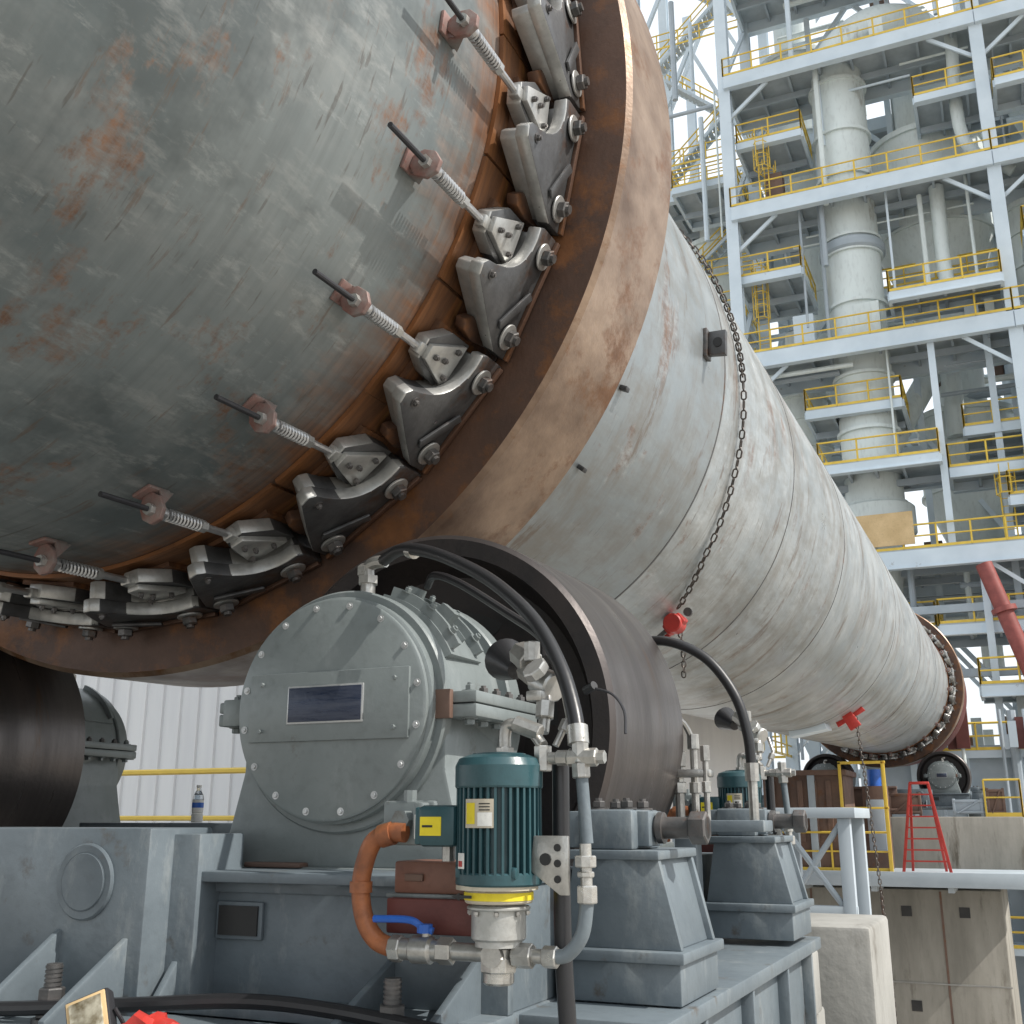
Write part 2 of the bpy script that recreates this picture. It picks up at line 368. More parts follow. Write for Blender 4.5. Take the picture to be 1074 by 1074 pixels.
# ------------------------------------------------------------------ support roller
CX=-2.226; CZ=.39
def rollerobj():
    e=E('support_roller',(CX,4.6,CZ),(SL,0,0))
    b=MB()
    b.rev([(-.50,.80),(-.48,.82),(.48,.82),(.50,.80)],'roller',128)
    b.rev([(-.50,.80),(-.50,.73),(-.40,.71),(-.32,.66),(-.30,.36),(-.40,.30),(-.46,.28),(-.46,.17)],'rollface',96)
    b.rev([(.50,.80),(.50,.73),(.40,.71),(.32,.66),(.30,.36),(.40,.30),(.46,.28),(.46,.17)],'rollface',96)
    for k in range(6):
        a=R_(60*k+10); b.cyl((.50*math.cos(a),-.31,.50*math.sin(a)),(.50*math.cos(a),-.285,.50*math.sin(a)),.09,'blk',20)  # web is not pierced: black discs paint the dark of its holes
    b.finish('wheel',e)
    b=MB(); b.cyl((0,-.85,0),(0,.85,0),.17,'machined',32); b.finish('shaft',e)
    return e
rol=rollerobj()
rol2=dup(rol,(-3.688,0,0))

# ------------------------------------------------------------------ bearing housing
def housing():
    e=E('roller_bearing_housing',(CX,3.37,CZ))
    b=MB()
    b.rev([(.0,0.001),(.0,.385),(.012,.405),(.05,.405),(.05,.43),(.058,.437),(.10,.437),(.108,.43),(.108,.418),(.42,.435),(.50,.44),(.50,.475),(.51,.482),(.60,.482),(.61,.475),(.61,.44),(.64,.38),(.66,.18)],'grey',96)
    b.prism([(-.425,.0),(-.425,-.22),(-.47,-.40),(-.50,-.50),(-.50,-.553),(.50,-.553),(.50,-.50),(.47,-.40),(.425,-.22),(.425,.0)],'y',.075,.60,'grey',bev=.012)
    b.box(-.54,.54,.04,.66,-.585,-.55,'grey')
    b.box(-.36,-.12,.02,.10,-.553,-.535,'brownsteel')
    b.finish('casing',e)
    b=MB()
    b.rev([(-.022,.001),(-.022,.385),(-.016,.395),(.002,.395)],'grey',96)
    for k in range(16):
        a=R_(22.5*k+11); b.bolt((.368*math.cos(a),-.022,.368*math.sin(a)),(0,-1,0),.0085,'alu',h=.007,stud=False)
    b.box(-.335,.335,-.034,-.020,-.118,.128,'grey',bev=.003)
    b.box(-.165,.155,-.040,-.033,-.058,.078,'alu',bev=.002)
    b.box(-.158,.148,-.043,-.039,-.051,.071,'plate',bev=.001)
    for x in (-.28,.28):
        for z in (-.08,.09): b.bolt((x,-.034,z),(0,-1,0),.008,'grey',h=.01,stud=False,washer=False)
    b.finish('end_cover',e)
    b=MB()
    for sx in (-1,1):
        b.box(min(sx*.40,sx*.55),max(sx*.40,sx*.55),.06,.60,.004,.045,'grey'); b.box(min(sx*.40,sx*.55),max(sx*.40,sx*.55),.06,.60,-.045,0,'grey')
        for y in (.11,.22,.33,.44,.55): 
            b.bolt((sx*.50,y,.045),(0,0,1),.018,'bolt' if y>.2 else 'grey',h=.02); b.bolt((sx*.50,y,-.045),(0,0,-1),.018,'grey',h=.02,stud=False)
    for x in (-.46,.46):
        for y in (.12,.55): b.bolt((x,y,-.50),(0,0,1),.022,'grey',h=.03)
    b.box(-.50,-.42,.02,.08,-.05,.05,'grey')
    b.box(.395,.46,.035,.062,-.05,.05,'brownsteel',bev=.003)
    b.finish('split_flange',e)
    b=MB()
    def arc(y0,y1,r0,r1,a0,a1,mat='grey',n=12):
        vs=[];fs=[]
        for i in range(n+1):
            a=R_(a0+(a1-a0)*i/n)
            for (r,y) in ((r0,y0),(r1,y0+.005),(r1,y1-.005),(r0,y1)): vs.append((r*math.cos(a),y,r*math.sin(a)))
        for i in range(n):
            for k in range(4): fs.append((i*4+k,i*4+(k+1)%4,(i+1)*4+(k+1)%4,(i+1)*4+k))
        fs.append((0,1,2,3)); fs.append((n*4+3,n*4+2,n*4+1,n*4)); b.add(vs,fs,mat)
    arc(.14,.40,.405,.448,25,75)
    arc(.155,.185,.435,.485,28,72); arc(.345,.375,.435,.485,28,72); arc(.20,.215,.435,.465,35,70); arc(.30,.315,.435,.465,35,70)
    for a in (35,50,65):
        for y in (.17,.36):
            b.bolt((.48*math.cos(R_(a)),y,.48*math.sin(R_(a))),(math.cos(R_(a)),0,math.sin(R_(a))),.014,'grey',h=.016)
    arc(.24,.29,.44,.51,44,52); arc(.24,.29,.44,.51,64,70)
    arc(.14,.40,.405,.445,105,155); arc(.155,.185,.43,.475,108,152)
    b.cyl((.06,.12,.40),(.06,.12,.50),.028,'silver',12); b.cyl((.06,.12,.47),(.06,.12,.50),.04,'silver',6)
    b.tube([(.06,.12,.50),(.06,.12,.535),(.09,.115,.55),(.14,.11,.55)],.024,'silver')
    b.cyl((.03,.12,.52),(.06,.12,.52),.034,'silver',6)
    b.finish('cap_fittings',e)
    return e
h1=housing()
h2=dup(h1,(0,2.50,.07)); h2.rotation_euler.z=math.pi; h2.location=(CX,5.87,CZ+.05)
h3=dup(h1,(0,0,0)); h3.rotation_euler.z=math.pi; h3.location=(CX-3.688,5.87,CZ+.05)
h4=dup(h1,(-3.688,0,0))

# ------------------------------------------------------------------ base frame
fr=E('bearing_base_frame',(0,0,0))
b=MB()
b.box(-3.60,-2.66,2.98,3.30,-.62,-.025,'frame',bev=.008)
b.box(-3.62,-2.55,3.10,3.34,-.60,-.045,'frame',bev=.006)
b.cyl((-2.92,2.982,-.20),(-2.92,2.965,-.20),.125,'frame',40,bev=.006)
b.cyl((-2.92,2.966,-.20),(-2.92,2.960,-.20),.095,'frame',40,bev=.004)
b.finish('centre_stub',fr)
b=MB()
xs=[(-8.0,-3.4),(-2.66,-1.46)]
for x0,x1 in xs:
    b.box(x0,x1,3.22,3.26,-.56,-.20,'frame',bev=.003)
    b.box(x0,x1,3.12,3.98,-.20,-.165,'frame'); b.box(x0,x1,3.06,3.98,-.60,-.56,'frame')
    b.box(x0,x1,3.20,3.24,-.235,-.203,'frame',bev=.002); 
b.box(-2.545,-2.355,3.205,3.222,-.385,-.265,'frame',bev=.004); b.box(-2.53,-2.37,3.198,3.206,-.372,-.278,'blk',bev=.0)  # square hole's inner shade painted as a black panel
b.box(-1.9,-1.47,3.26,4.0,-.56,-.20,'frame')
b.box(-8.0,-1.48,5.35,6.0,-.60,-.165,'frame'); b.box(-5.3,-3.0,5.3,5.75,-.165,-.015,'frame')
b.box(-1.62,-1.0,3.30,6.02,-.62,-.565,'frame'); b.box(-1.55,-1.06,3.36,6.0,-.95,-.62,'frame')
for y in (3.8,4.5,5.2,5.8): b.box(-1.07,-1.01,y-.015,y+.015,-.95,-.62,'frame')
b.box(-7.2,-6.4,3.30,6.3,-.62,-.565,'frame')
b.finish('cross_beams',fr)
b=MB()
for x,y0,y1,zt in ((-3.02,3.0,2.66,-.34),(-2.73,3.0,2.66,-.36),(-1.86,3.22,2.86,-.42),(-1.56,3.22,2.86,-.40),(-2.62,3.22,3.0,-.30)):
    b.prism([(y0,-.60),(y1,-.60),(y1,-.575),(y0,zt)],'x',x-.012,x+.012,'frame',bev=.003)
b.box(-3.6,-1.3,2.60,3.2,-.66,-.605,'frame')
b.finish('gusset_ribs',fr)
b=MB()
for x,y in ((-2.84,2.80),(-1.70,2.95),(-3.35,2.8)):
    z=-.605
    b.cyl((x,y,z),(x,y,z+.012),.055,'bolt',20); b.cyl((x,y,z+.012),(x,y,z+.055),.042,'bolt',6,bev=.004); b.cyl((x,y,z+.058),(x,y,z+.10),.040,'bolt',6,bev=.004)
    b.cyl((x,y,z+.1),(x,y,z+.17),.024,'bolt',14)
    for k in range(5): b.cyl((x,y,z+.105+k*.013),(x,y,z+.112+k*.013),.027,'bolt',14)
b.finish('anchor_bolts',fr)

# ------------------------------------------------------------------ adjusting screw pedestals
def pedestal():
    e=E('adjusting_screw_pedestal',(-1.22,3.6,0))
    b=MB()
    b.prism([(-.15,-.10),(.10,-.10),(.17,-.40),(-.20,-.40)],'y',.03,.40,'frame',bev=.006)
    b.prism([(-.17,-.115),(.12,-.115),(.19,-.40),(-.22,-.40)],'y',.0,.03,'frame',bev=.004)
    b.prism([(-.17,-.115),(.12,-.115),(.19,-.40),(-.22,-.40)],'y',.40,.43,'frame',bev=.004)
    b.box(-.19,.13,-.02,.45,-.125,-.095,'frame')
    b.box(-.25,.21,-.05,.47,-.435,-.40,'frame'); b.box(-.23,.19,-.02,.45,-.56,-.435,'frame')
    b.box(-.16,.03,.02,.34,-.095,.035,'frame',bev=.012)
    b.box(-.22,-.14,.04,.32,-.09,.03,'frame')
    b.finish('pedestal_block',e)
    b=MB()
    b.cyl((.03,.16,-.025),(.25,.16,-.025),.036,'bolt',20); b.box(.02,.07,.08,.24,-.085,.03,'frame')
    b.cyl((.19,.16,-.025),(.25,.16,-.025),.054,'bolt',6,bev=.005); b.cyl((.08,.16,-.025),(.10,.16,-.025),.052,'bolt',24)
    for x in (-.11,-.01):
        for y in (.09,.27): b.bolt((x,y,.035),(0,0,1),.022,'bolt',h=.024)
    b.finish('adjusting_screw',e)
    return e
p1=pedestal(); p2=dup(p1,(0,1.9,.02))
p3=dup(p1,(-5.76,0,0)); p3.rotation_euler.z=math.pi; p3.location=(-6.92,4.05,0)

# ------------------------------------------------------------------ lubrication pump
pump=E('lubrication_pump',(0,0,0))
mx,my=-1.32,2.85
b=MB()
b.cyl((mx,my,-.165),(mx,my,.125),.100,'motor',40)
for k in range(36):
    a=2*math.pi*k/36
    X=Matrix.Translation((mx,my,0))@Matrix.Rotation(a,4,'Z')
    b.box(.097,.118,-.0035,.0035,-.14,.095,'motor',bev=0,X=X)
vs=[(.120,.085),(.122,.09),(.122,.145),(.112,.165),(.085,.175)]
prev=None
for r,z in vs:
    if prev: b.cyl((mx,my,prev[1]),(mx,my,z),prev[0],'motor',40,r2=r)
    prev=(r,z)
for k in range(6): b.cyl((mx,my,.176+.0),(mx,my,.179+.001*k),.075-.012*k,'blk' if k%2 else 'motor',24)
b.cyl((mx,my,-.17),(mx,my,-.135),.118,'motor',40,bev=.005)
for k in range(4):
    a=R_(45+90*k); b.box(mx+.11*math.cos(a)-.012,mx+.11*math.cos(a)+.012,my+.11*math.sin(a)-.012,my+.11*math.sin(a)+.012,-.15,-.12,'motor')
b.finish('electric_motor',pump)
b=MB()
X=Matrix.Translation((mx-.155,my-.03,-.015))
b.box(-.055,.06,-.055,.05,-.055,.055,'motor',bev=.014,X=X); b.box(-.066,-.05,-.05,.045,-.05,.05,'motor',bev=.008,X=X)
b.box(-.045,.02,-.0575,-.0555,-.026,.024,'yellow2',bev=0,X=X); b.box(-.072,-.066,-.04,.0,-.035,.03,'white',bev=0,X=X); b.box(-.038,-.006,-.0585,-.0576,-.004,.002,'blk',bev=0,X=X)
b.cyl((mx-.155,my,-.07),(mx-.155,my,-.11),.018,'silver',10)
b.finish('junction_box',pump)
b=MB()
def curvedlabel(a0,a1,z0,z1,mat,r=.1195):
    vs=[];fs=[];n=6
    for i in range(n+1):
        a=R_(a0+(a1-a0)*i/n)
        vs+= [(mx+r*math.cos(a),my+r*math.sin(a),z0),(mx+r*math.cos(a),my+r*math.sin(a),z1)]
    for i in range(n): fs.append((2*i,2*i+2,2*i+3,2*i+1))
    b.add(vs,fs,mat)
curvedlabel(-114,-72,-.02,.055,'cream',.1195); curvedlabel(-94,-74,-.015,.02,'white',.1202); curvedlabel(-112,-98,-.01,.045,'yellow2',.1202)
for k in range(3): curvedlabel(-92,-77,.025+.008*k,.028+.008*k,'blk',.1205)
curvedlabel(-132,-116,-.125,-.085,'white',.1195); curvedlabel(-130,-120,-.12,-.105,'red',.1202)
b.finish('labels',pump)
b=MB()
b.cyl((mx-.005,my,-.18),(mx-.005,my,-.168),.112,'cream',40); b.cyl((mx,my,-.215),(mx,my,-.18),.092,'cream',36,bev=.004)
b.cyl((mx,my,-.206),(mx,my,-.186),.0945,'yellow2',36)
b.prism([(-1.415,-.196),(-1.39,-.186),(-1.39,-.192),(-1.355,-.192),(-1.355,-.20),(-1.39,-.20),(-1.39,-.206)],'y',my-.0975,my-.0955,'blk',bev=0)
b.cyl((mx,my,-.31),(mx,my,-.215),.074,'cast',40,bev=.006); b.cyl((mx,my,-.232),(mx,my,-.222),.086,'cast',40,bev=.003); b.cyl((mx,my,-.325),(mx,my,-.31),.064,'cast',32)
for k in range(8):
    a=R_(45*k+20); b.bolt((mx+.078*math.cos(a),my+.078*math.sin(a),-.234),(0,0,-1),.007,'silver',washer=False)
b.cyl((mx,my,-.42),(mx,my,-.325),.042,'silver',20,bev=.006); b.cyl((mx,my,-.39),(mx,my,-.35),.05,'silver',8,bev=.004); b.cyl((mx,my-.05,-.345),(mx,my-.03,-.345),.03,'silver',16)
b.finish('gear_pump',pump)
b=MB()
b.box(-1.70,-1.40,2.94,3.12,-.205,-.115,'primer',bev=.008); b.box(-1.70,-1.42,2.90,3.12,-.31,-.215,'red_plate',bev=.006)
b.box(-1.66,-1.60,2.93,2.94,-.17,-.15,'brownsteel'); b.box(-1.72,-1.38,2.93,3.2,-.216,-.204,'grey')
b.prism([(-1.205,-.04),(-1.105,-.04),(-1.105,-.19),(-1.13,-.19),(-1.215,-.13)],'y',2.82,2.832,'silver',bev=.003)
for z in (-.07,-.11,-.15): b.cyl((-1.135,2.819,z),(-1.135,2.816,z),.010,'blk',12)  # plate holes painted on as black discs, their shade in the colour
b.cyl((-1.17,2.819,-.10),(-1.17,2.816,-.10),.016,'blk',12)  # larger hole, its darkness likewise a black disc
b.box(-1.72,-1.55,2.90,2.93,-.07,.055,'grey',bev=.008); b.box(-1.60,-1.565,2.86,2.93,-.05,.05,'grey',bev=.008); b.cyl((-1.64,2.90,-.0),(-1.64,2.86,-.0),.03,'grey',6)
b.cyl((-1.64,2.92,.05),(-1.64,2.92,.085),.02,'grey',8)
b.finish('mounting_block',pump)
b=MB()
b.tube([(-1.62,2.86,-.035),(-1.67,2.86,-.035),(-1.725,2.86,-.06),(-1.755,2.86,-.13),(-1.762,2.86,-.20),(-1.745,2.86,-.275),(-1.705,2.86,-.325),(-1.65,2.86,-.345)],.027,'orangehose',14)
for p,q in (((-1.762,2.86,-.17),(-1.762,2.86,-.20)),((-1.70,2.86,-.045),(-1.66,2.86,-.035))): b.cyl(p,q,.033,'orangehose',16)
b.finish('suction_elbow_pipe',pump)
b=MB()
z=-.345
b.cyl((-1.655,2.86,z),(-1.62,2.86,z),.036,'silver',8,bev=.003); b.cyl((-1.62,2.86,z),(-1.50,2.86,z),.029,'silver',20); b.cyl((-1.595,2.86,z),(-1.52,2.86,z),.037,'silver',20,bev=.01)
b.cyl((-1.505,2.86,z),(-1.46,2.86,z),.036,'silver',6,bev=.003); b.cyl((-1.46,2.86,z),(-1.34,2.86,z),.024,'silver',16)
b.cyl((-1.545,2.86,z),(-1.545,2.86,z+.055),.013,'silver',12)
b.tube([(-1.52,2.85,z+.05),(-1.55,2.845,z+.06),(-1.59,2.84,z+.078),(-1.70,2.835,z+.078)],.010,'blue',8)
b.cyl((-1.545,2.85,z+.045),(-1.545,2.85,z+.068),.022,'blue',10)
b.finish('ball_valve',pump)
def pipe(pts,r=.019,mat='silver'):
    b.tube(pts,r,mat,12,smooth=False)
def fit(p,q,r=.03): b.cyl(p,q,r,'silver',8,bev=.003)
b=MB()
fit((-1.275,2.85,z),(-1.22,2.85,z),.032); pipe([(-1.22,2.85,z),(-1.17,2.85,z)]); fit((-1.19,2.85,z),(-1.15,2.85,z),.028)
b.tube([(-1.16,2.85,z),(-1.12,2.85,z+.01),(-1.08,2.85,z+.06),(-1.065,2.85,-.20)],.019,'frame',12)
fit((-1.065,2.85,-.21),(-1.065,2.85,-.165),.028); pipe([(-1.066,2.85,-.17),(-1.068,2.85,-.06)],.016); fit((-1.068,2.85,-.12),(-1.068,2.85,-.09),.03); fit((-1.068,2.85,-.145),(-1.068,2.85,-.13),.024)
pipe([(-1.07,2.87,-.06),(-1.085,2.87,.16)],.017,'frame'); fit((-1.083,2.87,.11),(-1.085,2.87,.15),.026); fit((-1.085,2.87,.15),(-1.086,2.87,.22),.024)
fit((-1.12,2.87,.165),(-1.035,2.87,.165),.025); b.cyl((-1.035,2.87,.165),(-1.015,2.87,.165),.018,'silver',6)
fit((-1.155,2.87,.165),(-1.12,2.87,.165),.021); pipe([(-1.20,2.88,.165),(-1.12,2.88,.165)],.017)
fit((-1.20,2.88,.13),(-1.20,2.88,.20),.026); pipe([(-1.20,2.88,.20),(-1.235,2.90,.235),(-1.235,2.90,.25)],.016)
fit((-1.21,2.89,.235),(-1.29,2.89,.265),.024)
b.tube([(-1.28,2.89,.26),(-1.31,2.89,.26),(-1.32,2.89,.235),(-1.32,2.89,.18)],.018,'silver',12); fit((-1.32,2.89,.20),(-1.32,2.89,.17),.026)
b.finish('discharge_piping',pump)
b=MB()
pipe([(-1.22,2.93,.24),(-1.22,2.95,.30)],.017); fit((-1.22,2.94,.28),(-1.22,2.95,.33),.028)
pipe([(-1.22,2.95,.30),(-1.235,3.0,.38)],.017); b.cyl((-1.20,2.98,.37),(-1.27,3.02,.40),.045,'machined',12,bev=.006); b.cyl((-1.24,2.95,.41),(-1.25,2.93,.43),.04,'machined',8,bev=.004)
fit((-1.28,3.02,.405),(-1.34,3.08,.44),.03); pipe([(-1.27,3.0,.40),(-1.40,3.15,.49)],.018)
b.cyl((-1.39,3.13,.45),(-1.47,3.22,.50),.03,'hose',20,r2=.07); b.cyl((-1.37,3.11,.50),(-1.31,3.06,.46),.04,'silver',8,bev=.004)
b.box(-1.27,-1.22,2.92,2.97,.33,.36,'silver'); fit((-1.30,3.04,.46),(-1.30,3.04,.52),.026)
pipe([(-1.17,2.90,.20),(-1.14,2.93,.28),(-1.17,2.97,.36)],.010)
fit((-1.155,2.92,.24),(-1.145,2.93,.27),.018)
b.finish('valve_manifold',pump)
b=MB(); b.tube([(-1.175,2.95,.16),(-1.172,2.94,-.1),(-1.165,2.93,-.35),(-1.15,2.93,-.62),(-1.14,2.92,-.8)],.024,'hose',14); b.finish('drain_hose',pump)
pumpB=dup(pump,(-.09,3.35,.085))

hs=E('hydraulic_hose',(0,0,0))
b=MB()
b.tube([(CX+.12,3.485,.94),(-1.97,3.40,.955),(-1.78,3.30,.90),(-1.56,3.20,.79),(-1.40,3.11,.68),(-1.27,3.03,.56),(-1.17,2.95,.42),(-1.115,2.90,.30),(-1.09,2.87,.21)],.0225,'hose',14,sub=8)
b.tube([(CX+.2,3.70,.88),(-1.95,3.62,.90),(-1.78,3.5,.83),(-1.55,3.40,.69),(-1.38,3.3,.58),(-1.30,3.15,.48)],.016,'hose',10,sub=8)
b.cyl((-1.93,3.385,.945),(-1.90,3.37,.935),.028,'silver',12)
b.cyl((-1.097,2.88,.25),(-1.09,2.87,.20),.030,'silver',12)
b.finish('hose_run',hs)
hs2=E('hydraulic_hose',(0,0,0))
b=MB(); b.tube([(-1.72,5.3,.80),(-1.6,5.15,.84),(-1.44,5.1,.82),(-1.28,5.1,.73),(-1.16,5.1,.56),(-1.11,5.1,.38),(-1.10,5.1,.22)],.024,'hose',12); b.cyl((-1.10,5.1,.25),(-1.10,5.1,.17),.032,'silver',10)
b.cyl((-1.10,5.1,.17),(-1.10,5.1,.0),.022,'silver',10); b.box(-1.5,-1.04,5.0,5.2,-.05,.0,'frame'); b.box(-1.46,-1.36,5.05,5.15,-.565,-.05,'frame')
for x,y,z0,z1,r in ((-1.38,5.15,0,.36,.018),(-1.30,5.05,0,.30,.014),(-1.44,5.1,0,.28,.022)):
    b.cyl((x,y,z0),(x,y,z1),r,'silver',10); b.cyl((x,y,z1-.04),(x,y,z1+.03),r*1.6,'silver',8,bev=.003); b.cyl((x,y,.12),(x,y,.17),r*1.5,'silver',8,bev=.003)
b.tube([(-1.38,5.15,.36),(-1.42,5.1,.45),(-1.52,5.0,.50)],.014,'silver',8); b.box(-1.46,-1.28,5.04,5.12,.19,.225,'silver')
b.finish('hose_run',hs2)
b=MB(); b.tube([(-1.34,3.65,.45),(-1.25,3.62,.42),(-1.20,3.6,.36),(-1.19,3.58,.28)],.005,'blackrod',6); b.cyl((-1.36,3.66,.44),(-1.32,3.64,.455),.016,'hose',10); b.finish('sensor_cable',hs)

e=E('floor_hose'); b=MB(); b.tube([(-3.9,2.75,-.53),(-3.2,2.70,-.57),(-2.6,2.82,-.545),(-2.2,2.9,-.52),(-1.9,2.93,-.53),(-1.5,2.9,-.56),(-1.2,2.85,-.58)],.022,'hose'); b.finish('hose_run',e)
e=E('work_lamp',(-2.54,2.66,-.555),(R_(-25),R_(-22),R_(25)))
e.scale=(.78,.85,.78)
b=MB(); b.box(-.085,.085,-.02,.04,-.085,.085,'blackrod',bev=.012); b.box(-.075,.075,-.028,-.018,-.075,.075,'ply',bev=.006); b.box(-.062,.062,-.034,-.026,-.062,.062,'lens',bev=.004)
b.tube([(-.095,.0,.0),(-.10,.05,-.06),(-.06,.08,-.10),(.06,.08,-.10),(.10,.05,-.06),(.095,0,0)],.008,'blackrod',8); b.finish('lamp_body',e)
e=E('rag_pile',(-2.34,2.68,-.604)); b=MB()
bm=bmesh.new(); bmesh.ops.create_icosphere(bm,subdivisions=3,radius=.09)
for v in bm.verts:
    v.co*=1+.35*math.sin(v.co.x*60+v.co.y*35)*math.cos(v.co.z*50+v.co.y*40); v.co.z=max(-.0,v.co.z)*.75
b.addbm(bm,'red'); b.finish('rags',e)
e=E('water_bottle',(-4.52,5.45,-.013))
b=MB()
pr=[(0,.03),(.005,.034),(.05,.034),(.055,.031),(.06,.034),(.13,.034),(.16,.028),(.185,.014),(.20,.013)]
for (z0,r0),(z1,r1) in zip(pr,pr[1:]): b.cyl((0,0,z0),(0,0,z1),r0,'white' if z0<.13 else 'pet',24,r2=r1)
b.cyl((0,0,.2),(0,0,.217),.015,'white',16); b.finish('bottle',e)
b=MB(); b.cyl((0,0,.085),(0,0,.115),.0345,'blue',24); b.finish('label',e)

for o in (rol,rol2,h1,h2,h3,h4,fr,p1,p2): dup(o,(0,35.0,.98),rotz=0)

# ------------------------------------------------------------------ chain and hoist
def link(b,c,t,nrm,L=.075,W=.021,r=.0078):
    t=t.normalized(); w=t.cross(nrm).normalized(); pts=[]
    for k in range(10):
        a=2*math.pi*k/10; ca,sa=math.cos(a),math.sin(a)
        pts.append(c+t*((L/2-W)*(1 if ca>0 else -1)*(abs(ca)>.1)+W*ca)+w*(W*sa))
    pts.append(pts[0]); b.tube(pts,r,'chain',4,smooth=False)
ch=E('lifting_chain',AX,(SL,0,0))
b=MB(); path=[]
cp=[(8.35,95),(8.42,60),(8.46,35),(8.48,20.9),(8.58,-1.2),(8.71,-21.2),(8.93,-37.9),(9.34,-52.1)]
for i in range(len(cp)-1):
    for k in range(10):
        t=k/10; y=cp[i][0]*(1-t)+cp[i+1][0]*t; a=R_(cp[i][1]*(1-t)+cp[i+1][1]*t); rr=2.335
        path.append(Vector((rr*math.cos(a),y,rr*math.sin(a))))
flip=0
for i in range(1,len(path)):
    seg=path[i]-path[i-1];L=seg.length;n=max(1,round(L/.056))
    for k in range(n):
        c=path[i-1]+seg*((k+.5)/n); rad=Vector((c.x,0,c.z)).normalized(); flip^=1
        link(b,c,seg,rad if flip else rad.cross(seg).normalized())
b.finish('chain_links',ch)
ho=E('chain_hoist',AX,(SL,0,0)); b=MB()
a=R_(-53.5); c=Vector((2.40*math.cos(a),9.36,2.40*math.sin(a)))
X=Matrix.Translation(c)@Matrix.Rotation(-a,4,'Y')
b.box(-.05,.06,-.06,.06,-.10,.10,'red',bev=.02,X=X); b.cyl((.0,-.09,0),(0,.09,0),.085,'red',20,bev=.01,X=X)
b.box(-.02,.02,-.02,.02,-.22,-.1,'bolt',bev=.008,X=X); b.cyl((0,-.02,.16),(0,.02,.16),.04,'bolt',12,X=X); b.box(-.015,.04,.05,.1,-.18,.1,'red',bev=.01,X=X)
for k in range(26):
    cc=c+Vector((.02+.02*math.sin(k*.3),.1,-.08-.045*k)); 
    if k<9: link(b,cc,Vector((0,0,1)),Vector((1,0,0) if k%2 else (0,1,0)),L=.06,W=.018,r=.007)
b.finish('hoist_body',ho)
ch2=E('lifting_chain',(0,0,0)); b=MB()
p0=Vector((-2.75,22.4,1.9))
for k in range(110):
    cc=p0+Vector((.25*math.sin(k*.02),0,-.075*k)); link(b,cc,Vector((0,0,1)),Vector((1,0,0) if k%2 else (0,1,0)),L=.10,W=.026,r=.010)
b.finish('chain_links',ch2)

# ------------------------------------------------------------------ near pier, blocks
e=E('concrete_pier'); b=MB()
b.box(-9.6,1.6,-7,8.7,-10,-1.62,'conc',bev=.03)
b.box(-8.3,-1.1,2.4,6.6,-1.62,-.97,'conc',bev=.02); b.box(-8.3,-1.08,3.0,6.4,-.97,-.665,'conc',bev=.015)
b.finish('pier_body',e)
e=E('concrete_block'); b=MB(); b.box(-1.60,-.93,7.4,8.4,-1.615,-.63,'conc',bev=.03); b.finish('block_body',e)
e=E('access_platform'); b=MB()
for x in (-3.3,-2.3,-1.62):
    for y in (11.6,12.6): b.box(x-.06,x+.06,y-.06,y+.06,-10,.02,'tdark',bev=.005)
b.box(-3.4,-1.5,11.5,12.7,.02,.12,'tdark'); b.box(-3.35,-1.55,11.56,11.62,-.95,-.80,'tdark')
for (a,c) in (((-2.25,11.6,-.85),(-1.65,11.6,-.02)),((-2.25,11.6,-.02),(-1.65,11.6,-.85)),((-3.25,11.6,-.85),(-2.35,11.6,-.02))): b.cyl(a,c,.03,'tdark',8)
b.finish('platform_frame',e)
def railing(b,p0,p1,h=1.07,mat='yellow',r=.03,sp=1.5,toe=True,mid=True):
    p0=Vector(p0);p1=Vector(p1);d=p1-p0;L=d.length;n=max(1,round(L/sp)); Z=Vector((0,0,1))
    for i in range(n+1):
        q=p0+d*(i/n); b.cyl(q,q+Z*h,r,mat,6)
    b.cyl(p0+Z*h,p1+Z*h,r,mat,6)
    if mid: b.cyl(p0+Z*h*.52,p1+Z*h*.52,r*.85,mat,6)
    if toe:
        w=d.normalized().cross(Z)*.012; q=[p0-w,p1-w,p1+w,p0+w]
        b.add([*q,*[x+Z*.12 for x in q]],[(0,1,2,3),(4,5,6,7),(0,1,5,4),(1,2,6,5),(2,3,7,6),(3,0,4,7)],mat)
e=E('yellow_guardrail'); b=MB(); railing(b,(-13.5,10.5,-.55),(-5.5,10.5,-.55),h=1.1,toe=False,r=.034,sp=8); b.box(-13.5,-5.5,10.4,11.4,-.75,-.55,'tdark')
for x in (-13,-9.5,-6): b.box(x-.1,x+.1,10.5,10.7,-10,-.75,'tdark')
b.finish('rails',e)
e=E('corrugated_building'); b=MB()
x=-30; prof=[]
while x<-6.4:
    prof+=[(x,0),(x+.20,0),(x+.22,.035),(x+.27,.035),(x+.29,0)]; x+=.36
vs=[];fs=[]
for px,dy in prof: vs+=[(px,14-dy,-10),(px,14-dy,7)]
for i in range(len(prof)-1): fs.append((2*i,2*i+2,2*i+3,2*i+1))
b.add(vs,fs,'siding'); b.finish('front_cladding',e,flat=True)
b=MB(); b.box(-30,-6.4,14.06,30,-10,6.95,'siding',bev=0); b.prism([(14,7),(30.2,7),(22,9.5)],'x',-30.2,-6.3,'tsteel',bev=0); b.finish('walls_and_roof',e)

